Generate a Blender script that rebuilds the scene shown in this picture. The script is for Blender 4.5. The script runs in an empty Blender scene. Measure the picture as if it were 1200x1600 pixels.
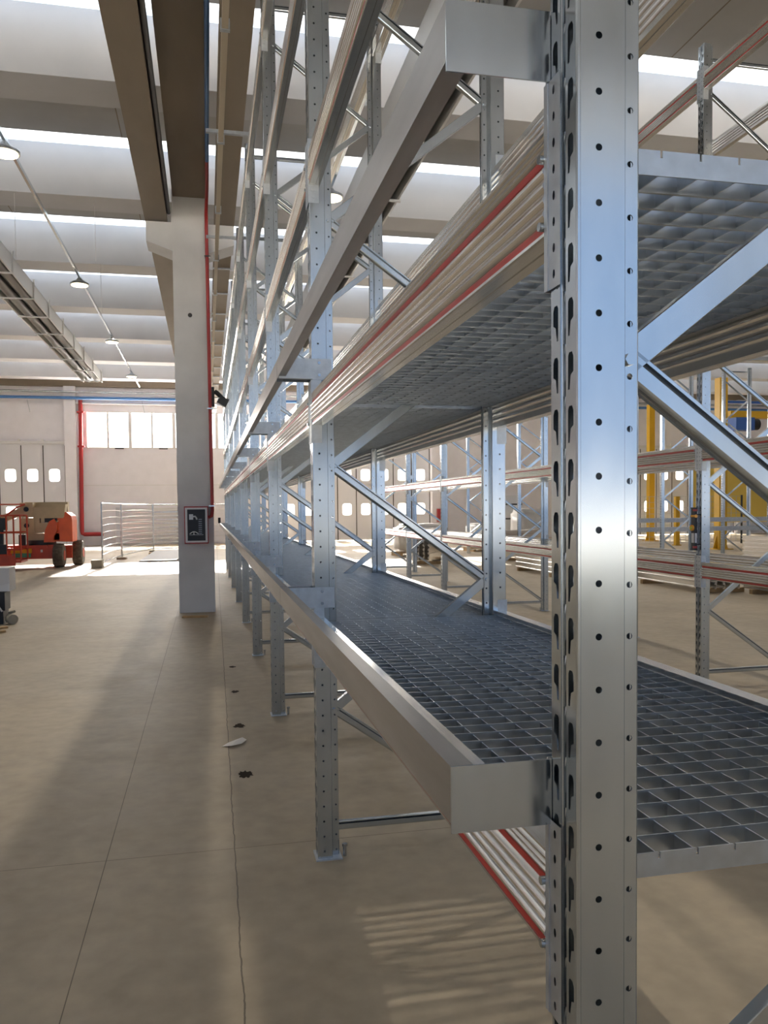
import bpy, bmesh, math, random
from mathutils import Vector, Matrix
random.seed(7)
S = bpy.context.scene
COL = S.collection
PI = math.pi

# ------------------------------------------------------------------ camera
cam_d = bpy.data.cameras.new('camera'); cam = bpy.data.objects.new('camera', cam_d); COL.objects.link(cam)
S.camera = cam
YAW, PITCH, ROLL = .2138, .0395, -.0101
_f = Vector((math.sin(YAW)*math.cos(PITCH), math.cos(YAW)*math.cos(PITCH), -math.sin(PITCH)))
_r = Vector((math.cos(YAW), -math.sin(YAW), 0)); _u = _r.cross(_f)
_R = _r*math.cos(ROLL)+_u*math.sin(ROLL); _U = -_r*math.sin(ROLL)+_u*math.cos(ROLL)
m = Matrix((( _R.x, _U.x, -_f.x), (_R.y, _U.y, -_f.y), (_R.z, _U.z, -_f.z))).to_4x4()
m.translation = Vector((-.5027, -1.0455, 1.7231)); cam.matrix_world = m
cam_d.sensor_width = 36; cam_d.lens = 1270.0/1600*36; cam_d.shift_y = .02765
cam_d.clip_start = .02; cam_d.clip_end = 400

# ------------------------------------------------------------------ view
S.view_settings.view_transform = 'Standard'; S.view_settings.look = 'None'
S.view_settings.gamma = 1; S.view_settings.use_curve_mapping = False
S.view_settings.exposure = 0.0

# ------------------------------------------------------------------ sky, sun, window light
SUN_EL, SUN_AZ = math.radians(18.2), math.radians(1.2)
w = bpy.data.worlds.new('world'); S.world = w; w.use_nodes = True
nt = w.node_tree; nt.nodes.clear()
out = nt.nodes.new('ShaderNodeOutputWorld'); bg = nt.nodes.new('ShaderNodeBackground')
tc = nt.nodes.new('ShaderNodeTexCoord'); sx = nt.nodes.new('ShaderNodeSeparateXYZ')
mr = nt.nodes.new('ShaderNodeMapRange'); mr.inputs[1].default_value = -1; mr.inputs[2].default_value = 1
cr = nt.nodes.new('ShaderNodeValToRGB')
cr.color_ramp.elements[0].color = (.50, .72, 1.08, 1); cr.color_ramp.elements[1].color = (5.0, 4.6, 4.0, 1)
e = cr.color_ramp.elements.new(.55); e.color = (.55, .70, .95, 1)
nt.links.new(tc.outputs['Generated'], sx.inputs[0]); nt.links.new(sx.outputs['Y'], mr.inputs[0])
nt.links.new(mr.outputs[0], cr.inputs[0]); nt.links.new(cr.outputs[0], bg.inputs[0])
bg.inputs[1].default_value = 1.0; nt.links.new(bg.outputs[0], out.inputs[0])

def lamp(name, kind, loc, energy, color, rot=(0, 0, 0), **kw):
    d = bpy.data.lights.new(name, kind); d.energy = energy; d.color = color
    for k, v in kw.items(): setattr(d, k, v)
    o = bpy.data.objects.new(name, d); COL.objects.link(o); o.location = loc; o.rotation_euler = rot
    return o
sun = lamp('sun', 'SUN', (0, 30, 30), 20.0, (1, .93, .82), angle=math.radians(.6))
sd = Vector((math.sin(SUN_AZ)*math.cos(SUN_EL), math.cos(SUN_AZ)*math.cos(SUN_EL), math.sin(SUN_EL)))
sun.rotation_euler = sd.to_track_quat('Z', 'Y').to_euler()
# added weak suns standing in for sunlight scattered by the skylight glazing
for k_ in range(12):
    el_ = math.atan(9/(4.6+.3875*k_)); d_ = Vector((math.sin(SUN_AZ)*math.cos(el_), math.cos(SUN_AZ)*math.cos(el_), math.sin(el_)))
    so = lamp('added_scatter_sun', 'SUN', (0, 20, 30+k_), 5.0, (1, .90, .74), angle=math.radians(1.1)); so.rotation_euler = d_.to_track_quat('Z', 'Y').to_euler()
WIN_E = 2200
for xc, ww, k in ((-2.3, 8.4, 1), (7.1, 8.4, .8), (25.9, 8.4, .6)):
    lamp('window_light', 'AREA', (xc, 42.9, 6.0), WIN_E*k, (1, .92, .82), (math.radians(90-6+180), 0, 0),
         shape='RECTANGLE', size=ww, size_y=2.0)

# ------------------------------------------------------------------ materials
def mat(name, base, rough=.5, metal=0, noise=None, bump=None, emit=None, spec=.5, noise_scale=8, stretch=(1, 1, 1), rvar=0):
    mt = bpy.data.materials.new(name); mt.use_nodes = True; n = mt.node_tree; b = n.nodes['Principled BSDF']
    b.inputs['Base Color'].default_value = (*base, 1); b.inputs['Roughness'].default_value = rough
    b.inputs['Metallic'].default_value = metal; b.inputs['Specular IOR Level'].default_value = spec
    if noise or bump or rvar:
        t = n.nodes.new('ShaderNodeTexCoord'); mp = n.nodes.new('ShaderNodeMapping'); mp.inputs['Scale'].default_value = stretch
        nz = n.nodes.new('ShaderNodeTexNoise'); nz.inputs['Scale'].default_value = noise_scale; nz.inputs['Detail'].default_value = 6
        n.links.new(t.outputs['Object'], mp.inputs[0]); n.links.new(mp.outputs[0], nz.inputs[0])
        if noise:
            c = n.nodes.new('ShaderNodeValToRGB'); c.color_ramp.elements[0].position = .3; c.color_ramp.elements[1].position = .7
            c.color_ramp.elements[0].color = (*[max(0, x*(1-noise)) for x in base], 1)
            c.color_ramp.elements[1].color = (*[x*(1+noise) for x in base], 1)
            n.links.new(nz.outputs[0], c.inputs[0]); n.links.new(c.outputs[0], b.inputs['Base Color'])
        if rvar:
            r = n.nodes.new('ShaderNodeMapRange'); r.inputs[3].default_value = rough-rvar; r.inputs[4].default_value = rough+rvar
            n.links.new(nz.outputs[0], r.inputs[0]); n.links.new(r.outputs[0], b.inputs['Roughness'])
        if bump:
            bp = n.nodes.new('ShaderNodeBump'); bp.inputs['Strength'].default_value = bump; bp.inputs['Distance'].default_value = .01
            n.links.new(nz.outputs[0], bp.inputs['Height']); n.links.new(bp.outputs[0], b.inputs['Normal'])
    if emit:
        b.inputs['Emission Color'].default_value = (*emit[0], 1); b.inputs['Emission Strength'].default_value = emit[1]
    return mt
M = {}
M['galv'] = mat('galvanised_steel', (.54, .585, .62), .19, .98, noise=.05, noise_scale=14, stretch=(1, 1, .35), rvar=.05)
M['galv_rough'] = mat('dull_galvanised_steel', (.52, .55, .58), .42, .85, noise=.12, noise_scale=22, rvar=.1)
M['beam'] = mat('rolled_bright_steel', (.74, .72, .69), .20, .97, noise=.05, noise_scale=6, stretch=(40, .6, 40), rvar=.08)
M['channel'] = mat('brushed_steel_sheet', (.46, .445, .43), .38, .9, noise=.14, noise_scale=3, stretch=(8, .8, 8), rvar=.08)
M['grate'] = mat('hot_dip_grating_steel', (.50, .54, .58), .32, .97, noise=.1, noise_scale=25, rvar=.08)
M['red'] = mat('red_paint_stripe', (.50, .035, .025), .4)
M['redpipe'] = mat('red_enamel_pipe', (.42, .03, .03), .35)
M['bluepipe'] = mat('blue_enamel_pipe', (.07, .2, .48), .4)
M['white'] = mat('white_painted_wall', (.82, .81, .86), .8, noise=.03, noise_scale=2)
M['roofbeam'] = mat('pale_precast_concrete', (.58, .58, .61), .75, noise=.04, noise_scale=1.2)
M['ceil'] = mat('ceiling_panel', (.50, .50, .50), .8, noise=.04, noise_scale=1.5)
M['brown'] = mat('taupe_painted_beam', (.27, .22, .165), .65, noise=.06, noise_scale=1.5, stretch=(3, 1, 1))
M['column'] = mat('grey_precast_column', (.70, .70, .71), .6, noise=.06, noise_scale=2.5, bump=.05)
M['dark'] = mat('black_plastic', (.015, .015, .017), .4)
M['pipe'] = mat('dark_radiant_tube', (.10, .09, .08), .5, .4)
M['tray'] = mat('pale_sheet_metal', (.72, .72, .72), .45, .3)
M['tan'] = mat('cream_cable_duct', (.62, .54, .42), .5)
M['orange'] = mat('orange_machine_paint', (.78, .13, .03), .35, noise=.1, noise_scale=4)
M['orangered'] = mat('red_orange_chassis_paint', (.55, .07, .03), .4, noise=.12, noise_scale=4)
M['beige'] = mat('cream_boom_paint', (.58, .47, .30), .45, noise=.08, noise_scale=4)
M['rubber'] = mat('dusty_tyre_rubber', (.13, .11, .085), .85, noise=.3, noise_scale=12)
M['yellow'] = mat('yellow_safety_paint', (.72, .42, .01), .4)
M['yellowcurtain'] = mat('yellow_curtain_panel', (.85, .62, .12), .6)
M['blue'] = mat('blue_machine_paint', (.03, .12, .45), .4)
M['green'] = mat('green_decal', (.05, .35, .22), .5)
M['plasticwrap'] = mat('milky_pallet_wrap', (.82, .80, .78), .3, bump=.6, noise_scale=9)
M['cardboard'] = mat('brown_cardboard', (.42, .28, .15), .8)
M['wood'] = mat('raw_timber', (.45, .30, .15), .8, noise=.2, noise_scale=5, stretch=(1, 8, 1))
M['concretefoot'] = mat('concrete_fence_foot', (.42, .38, .30), .9, noise=.1)
M['paper'] = mat('crumpled_paper', (.80, .76, .70), .8)
M['stain'] = mat('dark_oil_stain', (.035, .022, .012), .8, spec=.1)
M['doorpanel'] = mat('white_door_panel', (.74, .75, .80), .5)
M['gasket'] = mat('black_rubber_gasket', (.03, .03, .03), .7)
M['frame'] = mat('white_window_frame', (.78, .77, .77), .4)
M['sheet'] = mat('grey_plywood_sheet', (.45, .45, .47), .7)
M['yard'] = mat('pale_yard_paving', (.7, .68, .64), .9)
M['amber'] = mat('amber_vial', (.9, .42, .05), .2)
M['lime'] = mat('lime_vial', (.55, .8, .05), .2)
M['skylight'] = mat('daylit_skylight_glazing', (.9, .95, 1), .4, emit=((.84, .92, 1.0), 1.25))
_n = M['skylight'].node_tree; _b = _n.nodes['Principled BSDF']; _o = [q for q in _n.nodes if q.type == 'OUTPUT_MATERIAL'][0]
_m = _n.nodes.new('ShaderNodeMixShader'); _t = _n.nodes.new('ShaderNodeBsdfTransparent'); _m.inputs[0].default_value = .6
_n.links.new(_t.outputs[0], _m.inputs[1]); _n.links.new(_b.outputs[0], _m.inputs[2]); _n.links.new(_m.outputs[0], _o.inputs[0])
M['lampglow'] = mat('lit_lamp_lens', (1, .9, .7), .4, emit=((1, .78, .48), 9.0))
# clear glass
g = bpy.data.materials.new('clear_window_glass'); g.use_nodes = True; n = g.node_tree; n.nodes.clear()
o_ = n.nodes.new('ShaderNodeOutputMaterial'); mx = n.nodes.new('ShaderNodeMixShader'); tr = n.nodes.new('ShaderNodeBsdfTransparent'); gl = n.nodes.new('ShaderNodeBsdfGlossy')
gl.inputs['Roughness'].default_value = .02; mx.inputs[0].default_value = .05; tr.inputs[0].default_value = (.97, .98, 1, 1)
n.links.new(tr.outputs[0], mx.inputs[1]); n.links.new(gl.outputs[0], mx.inputs[2]); n.links.new(mx.outputs[0], o_.inputs[0])
M['glass'] = g
# concrete floor with joints
f = bpy.data.materials.new('power_floated_concrete'); f.use_nodes = True; n = f.node_tree; b = n.nodes['Principled BSDF']
t = n.nodes.new('ShaderNodeTexCoord'); s_ = n.nodes.new('ShaderNodeSeparateXYZ'); n.links.new(t.outputs['Object'], s_.inputs[0])
def noise_node(scale, detail=6, stretch=None, rough=.5):
    z = n.nodes.new('ShaderNodeTexNoise'); z.inputs['Scale'].default_value = scale; z.inputs['Detail'].default_value = detail; z.inputs['Roughness'].default_value = rough
    if stretch:
        q = n.nodes.new('ShaderNodeMapping'); q.inputs['Scale'].default_value = stretch; n.links.new(t.outputs['Object'], q.inputs[0]); n.links.new(q.outputs[0], z.inputs[0])
    else: n.links.new(t.outputs['Object'], z.inputs[0])
    return z
z1 = noise_node(.7, 8, (1, .6, 1), .6); z2 = noise_node(9, 8); z3 = noise_node(1.6, 5, (1, 2.5, 1))
c1 = n.nodes.new('ShaderNodeValToRGB'); c1.color_ramp.elements[0].position = .3; c1.color_ramp.elements[1].position = .72
c1.color_ramp.elements[0].color = (.33, .265, .185, 1); c1.color_ramp.elements[1].color = (.47, .39, .28, 1); n.links.new(z1.outputs[0], c1.inputs[0])
c2 = n.nodes.new('ShaderNodeValToRGB'); c2.color_ramp.elements[0].position = .25; c2.color_ramp.elements[1].position = .75
c2.color_ramp.elements[0].color = (.86, .86, .86, 1); c2.color_ramp.elements[1].color = (1.06, 1.06, 1.06, 1); n.links.new(z2.outputs[0], c2.inputs[0])
m1 = n.nodes.new('ShaderNodeMixRGB'); m1.blend_type = 'MULTIPLY'; m1.inputs[0].default_value = 1; n.links.new(c1.outputs[0], m1.inputs[1]); n.links.new(c2.outputs[0], m1.inputs[2])
def math_(op, a, b_=None):
    q = n.nodes.new('ShaderNodeMath'); q.operation = op
    for i, v in enumerate((a, b_)):
        if v is None: continue
        if isinstance(v, (int, float)): q.inputs[i].default_value = v
        else: n.links.new(v, q.inputs[i])
    return q.outputs[0]
X, Y = s_.outputs['X'], s_.outputs['Y']
wob = math_('MULTIPLY', math_('SUBTRACT', z2.outputs[0], .5), .02)
j1 = math_('LESS_THAN', math_('ABSOLUTE', math_('ADD', math_('ADD', math_('ADD', X, .424), math_('MULTIPLY', Y, -.0088)), wob)), .0032)
def grid(v, off, per, half):
    q = math_('PINGPONG', math_('SUBTRACT', v, off), per/2)
    return math_('LESS_THAN', q, half)
j2 = math_('LESS_THAN', math_('ABSOLUTE', math_('ADD', X, 1.02)), .0022)
j3 = grid(Y, 3.10, 9.4, .0022); j4 = grid(X, -1.02, 5.0, .0022)
jj = math_('MAXIMUM', math_('MAXIMUM', j1, j2), math_('MAXIMUM', j3, j4))
m2 = n.nodes.new('ShaderNodeMixRGB'); m2.inputs[2].default_value = (.07, .05, .035, 1); n.links.new(math_('MULTIPLY', jj, .8), m2.inputs[0])
n.links.new(m1.outputs[0], m2.inputs[1]); n.links.new(m2.outputs[0], b.inputs['Base Color'])
rr = n.nodes.new('ShaderNodeMapRange'); rr.inputs[3].default_value = .5; rr.inputs[4].default_value = .72; n.links.new(z3.outputs[0], rr.inputs[0]); n.links.new(rr.outputs[0], b.inputs['Roughness'])
M['floor'] = f

# ------------------------------------------------------------------ mesh helpers
class MB:
    def __init__(s): s.v = []; s.f = []; s.mi = []; s.sm = []
    def add(s, vs, fs, mi=0, smooth=False):
        o = len(s.v); s.v += [tuple(v) for v in vs]
        for q in fs: s.f.append([i+o for i in q]); s.mi.append(mi); s.sm.append(smooth)
        return s
    def box(s, x0, x1, y0, y1, z0, z1, mi=0):
        v = [(x, y, z) for x in (x0, x1) for y in (y0, y1) for z in (z0, z1)]
        return s.add(v, [(0, 1, 3, 2), (4, 6, 7, 5), (0, 4, 5, 1), (2, 3, 7, 6), (0, 2, 6, 4), (1, 5, 7, 3)], mi)
    def obox(s, a, b, w, h, up=(0, 0, 1), mi=0):
        a = Vector(a); b = Vector(b); d = (b-a).normalized(); u = Vector(up); r = d.cross(u)
        if r.length < 1e-4: r = d.cross(Vector((1, 0, 0)))
        r.normalize(); u = r.cross(d)
        v = [p+r*x+u*y for p in (a, b) for x in (-w/2, w/2) for y in (-h/2, h/2)]
        return s.add(v, [(0, 1, 3, 2), (4, 6, 7, 5), (0, 4, 5, 1), (2, 3, 7, 6), (0, 2, 6, 4), (1, 5, 7, 3)], mi)
    def tube(s, pts, r, n=10, mi=0, caps=True):
        pts = [Vector(p) for p in pts]; rings = []; prev = None
        for i, p in enumerate(pts):
            d = ((pts[min(i+1, len(pts)-1)]-pts[max(i-1, 0)])).normalized()
            if prev is None:
                u = Vector((0, 0, 1)) if abs(d.z) < .9 else Vector((1, 0, 0)); a = d.cross(u).normalized()
            else: a = (prev-d*prev.dot(d)).normalized()
            prev = a; b = d.cross(a)
            rings.append([p+(a*math.cos(2*PI*k/n)+b*math.sin(2*PI*k/n))*(r[i] if isinstance(r, (list, tuple)) else r) for k in range(n)])
        v = [q for R_ in rings for q in R_]; fs = []
        for i in range(len(pts)-1):
            for k in range(n): fs.append((i*n+k, i*n+(k+1) % n, (i+1)*n+(k+1) % n, (i+1)*n+k))
        s.add(v, fs, mi, True)
        if caps: s.add(rings[0], [tuple(range(n))], mi); s.add(rings[-1], [tuple(range(n))], mi)
        return s
    def prism(s, poly, axis, a, b, mi=0, smooth=False, closed=True):
        def P(p, t):
            if axis == 'Y': return (p[0], t, p[1])
            if axis == 'X': return (t, p[0], p[1])
            return (p[0], p[1], t)
        k = len(poly); v = [P(p, a) for p in poly]+[P(p, b) for p in poly]
        rng = range(k if closed else k-1)
        s.add(v, [(i, (i+1) % k, k+(i+1) % k, k+i) for i in rng], mi, smooth)
        if closed: s.add(v, [tuple(range(k)), tuple(range(2*k-1, k-1, -1))], mi)
        return s
    def mesh(s, name, mats, fix=True):
        me = bpy.data.meshes.new(name); me.from_pydata(s.v, [], s.f)
        for m_ in (mats if isinstance(mats, (list, tuple)) else [mats]): me.materials.append(M[m_])
        me.polygons.foreach_set('material_index', s.mi); me.polygons.foreach_set('use_smooth', s.sm)
        me.update()
        if fix:
            bm = bmesh.new(); bm.from_mesh(me); bmesh.ops.recalc_face_normals(bm, faces=bm.faces); bm.to_mesh(me); bm.free()
        return me
    def obj(s, name, mats, parent=None, fix=True):
        return link(name, s.mesh(name, mats, fix), parent)
def link(name, me, parent=None):
    o = bpy.data.objects.new(name, me); COL.objects.link(o)
    if parent is not None: o.parent = parent
    return o
def tag(o, label=None, cat=None, group=None, kind=None):
    if label: o['label'] = label
    if cat: o['category'] = cat
    if group: o['group'] = group
    if kind: o['kind'] = kind
    return o
def thing(name, loc, label, cat, group=None, rz=0):
    o = bpy.data.objects.new(name, None); COL.objects.link(o); o.location = loc; o.rotation_euler = (0, 0, rz); o.empty_display_size = .1
    return tag(o, label, cat, group)
def kids(o): return [c for c in bpy.data.objects if c.parent == o]
def copy_tree(o, loc=None, rz=None, label=None, parent=None):
    c = o.copy(); COL.objects.link(c)
    if parent is not None: c.parent = parent
    if loc is not None: c.location = loc
    if rz is not None: c.rotation_euler = (0, 0, rz)
    if label: c['label'] = label
    for k in KIDS.get(o.name, ()): copy_tree(k, parent=c)
    return c
KIDS = {}
def index_kids(o):
    ks = kids(o); KIDS[o.name] = ks
    for k in ks: index_kids(k)
def struct(o): o['kind'] = 'structure'; return o

def holed(mb, origin, du, dv, width, pitch, n_, hole, cu, cv, mi=0):
    """strip of n_ cells (width x pitch) in plane origin+u*du+v*dv, each with a star-shaped hole around (cu,cv)"""
    origin = Vector(origin); du = Vector(du); dv = Vector(dv)
    corners = [(0, 0), (width, 0), (width, pitch), (0, pitch)]
    angs = sorted(set([round(math.atan2(y-cv, x-cu), 5) for x, y in corners]+[round(math.atan2(y, x), 5) for x, y in hole]+
                      ([round(-PI+2*PI*k/8+.01, 5) for k in range(8)] if len(hole) < 10 else [])))
    def rect_hit(a):
        c, s2 = math.cos(a), math.sin(a); t = 1e9
        if c > 1e-9: t = min(t, (width-cu)/c)
        if c < -1e-9: t = min(t, -cu/c)
        if s2 > 1e-9: t = min(t, (pitch-cv)/s2)
        if s2 < -1e-9: t = min(t, -cv/s2)
        return (cu+c*t, cv+s2*t)
    def hole_hit(a):
        c, s2 = math.cos(a), math.sin(a); best = None
        for i in range(len(hole)):
            x1, y1 = hole[i]; x2, y2 = hole[(i+1) % len(hole)]; ex, ey = x2-x1, y2-y1
            den = c*ey-s2*ex
            if abs(den) < 1e-12: continue
            t = (x1*ey-y1*ex)/den; u = (x1*s2-y1*c)/den
            if t > 0 and -1e-4 <= u <= 1+1e-4 and (best is None or t < best): best = t
        best = best or .003
        return (cu+c*best, cv+s2*best)
    ring_o = [rect_hit(a) for a in angs]; ring_i = [hole_hit(a) for a in angs]; k = len(angs)
    vs = []; fs = []
    for j in range(n_):
        off = len(vs)
        for (x, y) in ring_o+ring_i: vs.append(origin+du*x+dv*(y+j*pitch))
        for i in range(k): fs.append((off+i, off+(i+1) % k, off+k+(i+1) % k, off+k+i))
    mb.add(vs, fs, mi)
def circ(r, n_=12): return [(r*math.cos(2*PI*i/n_), r*math.sin(2*PI*i/n_)) for i in range(n_)]

# ------------------------------------------------------------------ the hall
YW = 42.0; X0, X1 = -22.0, 37.0; YB = -13.0; ZC = 9.0
struct(MB().box(X0, X1, YB, YW, -.2, 0).obj('floor', 'floor'))
struct(MB().box(-90, 90, -60, 130, -.3, -.21).obj('yard', 'yard'))
PER, E0, EW = 4.65, 11.65, .82
edges = [E0+PER*k for k in range(-5, 7)]
# ceiling panels between the skylight strips
cb = MB()
prev = YB
for e in edges+[YW+.6]:
    cb.box(X0, X1, prev, e-.481, ZC+.0, ZC+.02); prev = e+.001
struct(cb.obj('ceiling', 'ceil'))
for i, e in enumerate(edges):
    sk = struct(MB().box(X0, X1, e-.48, e-.001, ZC+.0, ZC+.015).obj('window_%d' % (i+20), 'skylight'))
    rb = MB()
    poly = [(e, 8.0), (e+EW, 8.0), (e+EW+.10, ZC+.16), (e, ZC+.16)]
    rb.prism(poly, 'X', X0, X1)
    struct(rb.obj('roof_beam', 'roofbeam'))
    # joints across the ceiling panels
jb = MB()
for e in edges:
    for x in range(-20, 37, 3):
        jb.box(x, x+.02, e-PER+EW+.2, e-.5, ZC-.004, ZC+.001)
struct(jb.obj('trim_1', 'brown'))
# far wall with openings
bays = [(-22, -16.45, 'plain'), (-16.45, -7.05, 'door'), (-7.05, 2.35, 'win'), (2.35, 11.75, 'door'), (11.75, 21.15, 'plain'), (21.15, 30.55, 'door2'), (30.55, 37, 'plain')]
wb = MB(); T = .3; WN = 0
def pane_window(name, x0, x1, z0, z1, n_, y=YW):
    fr = MB(); p = (x1-x0)/n_
    fr.box(x0, x1, y, y+.12, z0, z0+.06).box(x0, x1, y, y+.12, z1-.06, z1)
    for i in range(n_+1):
        x = x0+p*i; ww = .05 if i % 2 else .08
        fr.box(max(x0, x-ww), min(x1, x+ww), y+.001, y+.119, z0+.06, z1-.06)
    fo = struct(fr.obj(name, 'frame'))
    gp = MB().box(x0+.05, x1-.05, y+.05, y+.056, z0+.05, z1-.05).obj('pane', 'glass', fo)
    for i in range(n_):
        if i % 2 == 1: MB().box(x0+p*(i+.3), x0+p*(i+.7), y-.05, y-.001, z0-.02, z0+.03).obj('window_handle', 'dark', fo)
    return fo
DX = []
for (a, b2, kd) in bays:
    if kd == 'plain': wb.box(a, b2, YW, YW+T, 0, ZC)
    if kd == 'win':
        x0, x1 = a+.68, b2-.15
        wb.box(a, x0, YW, YW+T, 0, ZC).box(x1, b2, YW, YW+T, 0, ZC).box(x0, x1, YW, YW+T, 0, 4.86).box(x0, x1, YW, YW+T, 6.72, ZC)
        WN += 1; pane_window('window_%d' % WN, x0, x1, 4.86, 6.72, 8)
    if kd in ('door', 'door2'):
        x0, x1 = a+.5, b2-.3
        if a < 0 or kd == 'door2':
            wb.box(a, x0, YW, YW+T, 0, ZC).box(x1, b2, YW, YW+T, 0, ZC).box(x0, x1, YW, YW+T, 5.08, ZC)
        else:
            wb.box(a, x0, YW, YW+T, 0, ZC).box(x1, b2, YW, YW+T, 0, ZC).box(x0, x1, YW, YW+T, 5.08, 5.25).box(x0, x1, YW, YW+T, 6.72, ZC)
            WN += 1; pane_window('window_%d' % WN, x0, x1, 5.25, 6.72, 8)  # unseen transom added above the door to let a sun patch onto the floor
        DX.append((x0, x1))
struct(wb.obj('wall_far', 'white'))
pb = MB()
for x in (-16.45, -7.05, 2.35, 11.75, 21.15, 30.55): pb.box(x-.27, x+.27, YW-.35, YW-.001, 0, 7.9)
struct(pb.obj('trim_2', 'white'))
struct(MB().box(X0, X1, YW-.25, YW-.002, 7.9, 8.4).obj('trim_3', 'brown'))
struct(MB().box(-6.78, 2.08, YW-.02, YW-.003, 3.0, 3.03).box(-6.78, 2.08, YW-.25, YW-.004, 7.05, 7.12).obj('trim_4', 'column'))
struct(MB().box(X0-.3, X0, YB, YW+T, 0, ZC).obj('wall_left', 'white'))
struct(MB().box(X1, X1+.3, YB, YW+T, 0, ZC).obj('wall_right', 'white'))
# back wall behind the photographer: upper part glazed bays open to the sky, low parapet
bw = MB()
for x in range(-22, 37, 8): bw.box(x-.4, x+.4, YB-.3, YB, 0, ZC)
bw.box(X0, X1, YB-.3, YB-.01, 0, 1.0).box(X0, X1, YB-.3, YB-.01, 8.2, ZC)
struct(bw.obj('wall_back', 'ceil'))
# folding doors with porthole panes
def rounded(cx, cz, w2, h2, r, n_=4):
    p = []
    for (sx_, sz_, a0) in ((1, 1, 0), (-1, 1, 90), (-1, -1, 180), (1, -1, 270)):
        for k in range(n_+1):
            a = math.radians(a0+90*k/n_); p.append((cx+sx_*(w2-r)+r*math.cos(a), cz+sz_*(h2-r)+r*math.sin(a)))
    return p
for di, (x0, x1) in enumerate(DX):
    npan = 8 if di else 8; p = 1.0; dn = MB()
    xs = x1
    root = None
    door = MB(); door.box(x0, x1, YW+.02, YW+.1, 5.0, 5.08)
    do = struct(door.obj('door_%d' % (di+1), 'doorpanel'))
    k = 0; xe = x1-.02
    while xe-1.02 > x0-.2:
        xa = xe-1.02; mb = MB()
        # panel: three courses, two with hole
        for (za, zb2, hz) in ((.02, 1.72*2-.86, 1.68), (1.72*2-.86, 5.0, 3.52)):
            wd = xe-xa-.05; hh = zb2-za
            holed(mb, (xa+.025, YW+.03, za), (1, 0, 0), (0, 0, 1), wd, hh, 1, [(q[0], q[1]) for q in rounded(0, 0, .25, .31, .12, 3)], wd/2, hz-za)
        mb.box(xa+.025, xa+.045, YW+.01, YW+.07, .02, 5.0).box(xe-.045, xe-.025, YW+.01, YW+.07, .02, 5.0)
        mb.box(xa+.09, xa+.1, YW+.025, YW+.03, .1, 4.9).box(xe-.1, xe-.09, YW+.025, YW+.03, .1, 4.9).box(xa+.09, xe-.09, YW+.025, YW+.03, 4.88, 4.9)
        pn = mb.obj('door_panel', 'doorpanel', do, fix=False)
        for hz in (1.68, 3.52):
            MB().prism(rounded((xa+xe)/2, hz, .26, .32, .12, 3), 'Y', YW+.032, YW+.038).obj('pane', 'glass', pn)
        MB().box(xe-.025, xe+.025, YW+.015, YW+.06, .02, 5.0).obj('gasket', 'gasket', do)
        xe = xa; k += 1
    tr_ = MB().box(x0-.1, x1+.1, YW-.12, YW-.01, 5.06, 5.2).obj('track', 'tray', do)
    rl = MB()
    for i in range(9): rl.tube([(x0+i*1.08, YW-.16, 5.24), (x0+i*1.08, YW-.06, 5.24)], .07)
    rl.obj('rollers', 'frame', do)
# small dock door low on the far wall
dd = MB().box(-4.95, -1.2, YW-.05, YW-.002, .0, 1.86)
dk = struct(dd.obj('door_9', 'tray'))
for i in range(9): MB().box(-4.75, -1.4, YW-.07, YW-.051, .1+i*.19, .14+i*.19).obj('door_slat', 'galv', dk)
MB().box(-5.0, -4.8, YW-.2, YW-.052, 0, 1.9).box(-1.35, -1.15, YW-.2, YW-.052, 0, 1.9).obj('door_post', 'galv_rough', dk)

# ---- central column, beam, runway beams
CY = 12.95
cb = MB()
cb.box(-.983, -.393, CY, CY+.6, 0, 7.6)
cb.prism([(-1.40, 6.47), (-1.40, 6.15), (-.983, 6.0), (-.983, 6.87), (-1.0, 6.47)], 'Y', CY+.03, CY+.57)
cb.prism([(.02, 6.47), (.02, 6.15), (-.393, 6.0), (-.393, 6.47)], 'Y', CY+.03, CY+.57)
col = struct(cb.obj('column', 'column'))
MB().tube([(-.72, CY-.012, 4.956), (-.72, CY-.001, 4.956)], .035, 16).obj('dark_hole_disc', 'dark', col)  # black disc on the face stands in for the shade inside a hole
struct(MB().box(-.965, -.43, YB, CY-.01, 6.88, 7.98).box(-.965, -.43, CY+.61, 40.9, 6.88, 7.98).obj('main_beam', 'brown'))
rb = MB()
for (a, b2) in ((YB, CY+.35), (CY+.85, 40.5)):
    rb.box(-1.415, -1.065, a, b2, 6.5, 6.62); rb.box(-1.42, -1.38, a, b2, 6.62, 7.1)
struct(rb.obj('runway_beam', 'brown'))
rb = MB()
for (a, b2) in ((YB, CY+.35), (CY+.85, 40.5)):
    rb.box(-.30, .03, a, b2, 6.5, 6.62); rb.box(-.02, .02, a, b2, 6.62, 7.1)
struct(rb.obj('runway_beam', 'brown'))
# seams along right runway beam
sm_ = MB()
for i in range(14):
    y = 15.5+i*1.9; sm_.box(-.32, .05, y, y+.03, 6.47, 6.5)
struct(sm_.obj('trim_5', 'galv_rough'))
# black round duct on the left runway beam
tag(MB().tube([(-1.03, YB, 6.60), (-1.03, 12.9, 6.60)], .035).obj('black_cable_pipe', 'dark'), 'black pipe running along the inner edge of the left brown overhead beam', 'pipe')
# cream duct along right
cd = MB().box(-.305, -.25, YB, 33, 5.84, 5.92)
dct = tag(cd.obj('cable_duct', 'tan'), 'cream cable duct hung overhead just right of the concrete column', 'cable duct')
for i in range(12): MB().box(-.32, -.235, 6.2+i*2.2, 6.24+i*2.2, 5.83, 5.93).obj('clip', 'galv_rough', dct)
for y in (8.4, 12.0): MB().box(-.44, .1, y, y+.04, 5.94, 5.98).obj('support_bar', 'galv_rough', dct)
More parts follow.
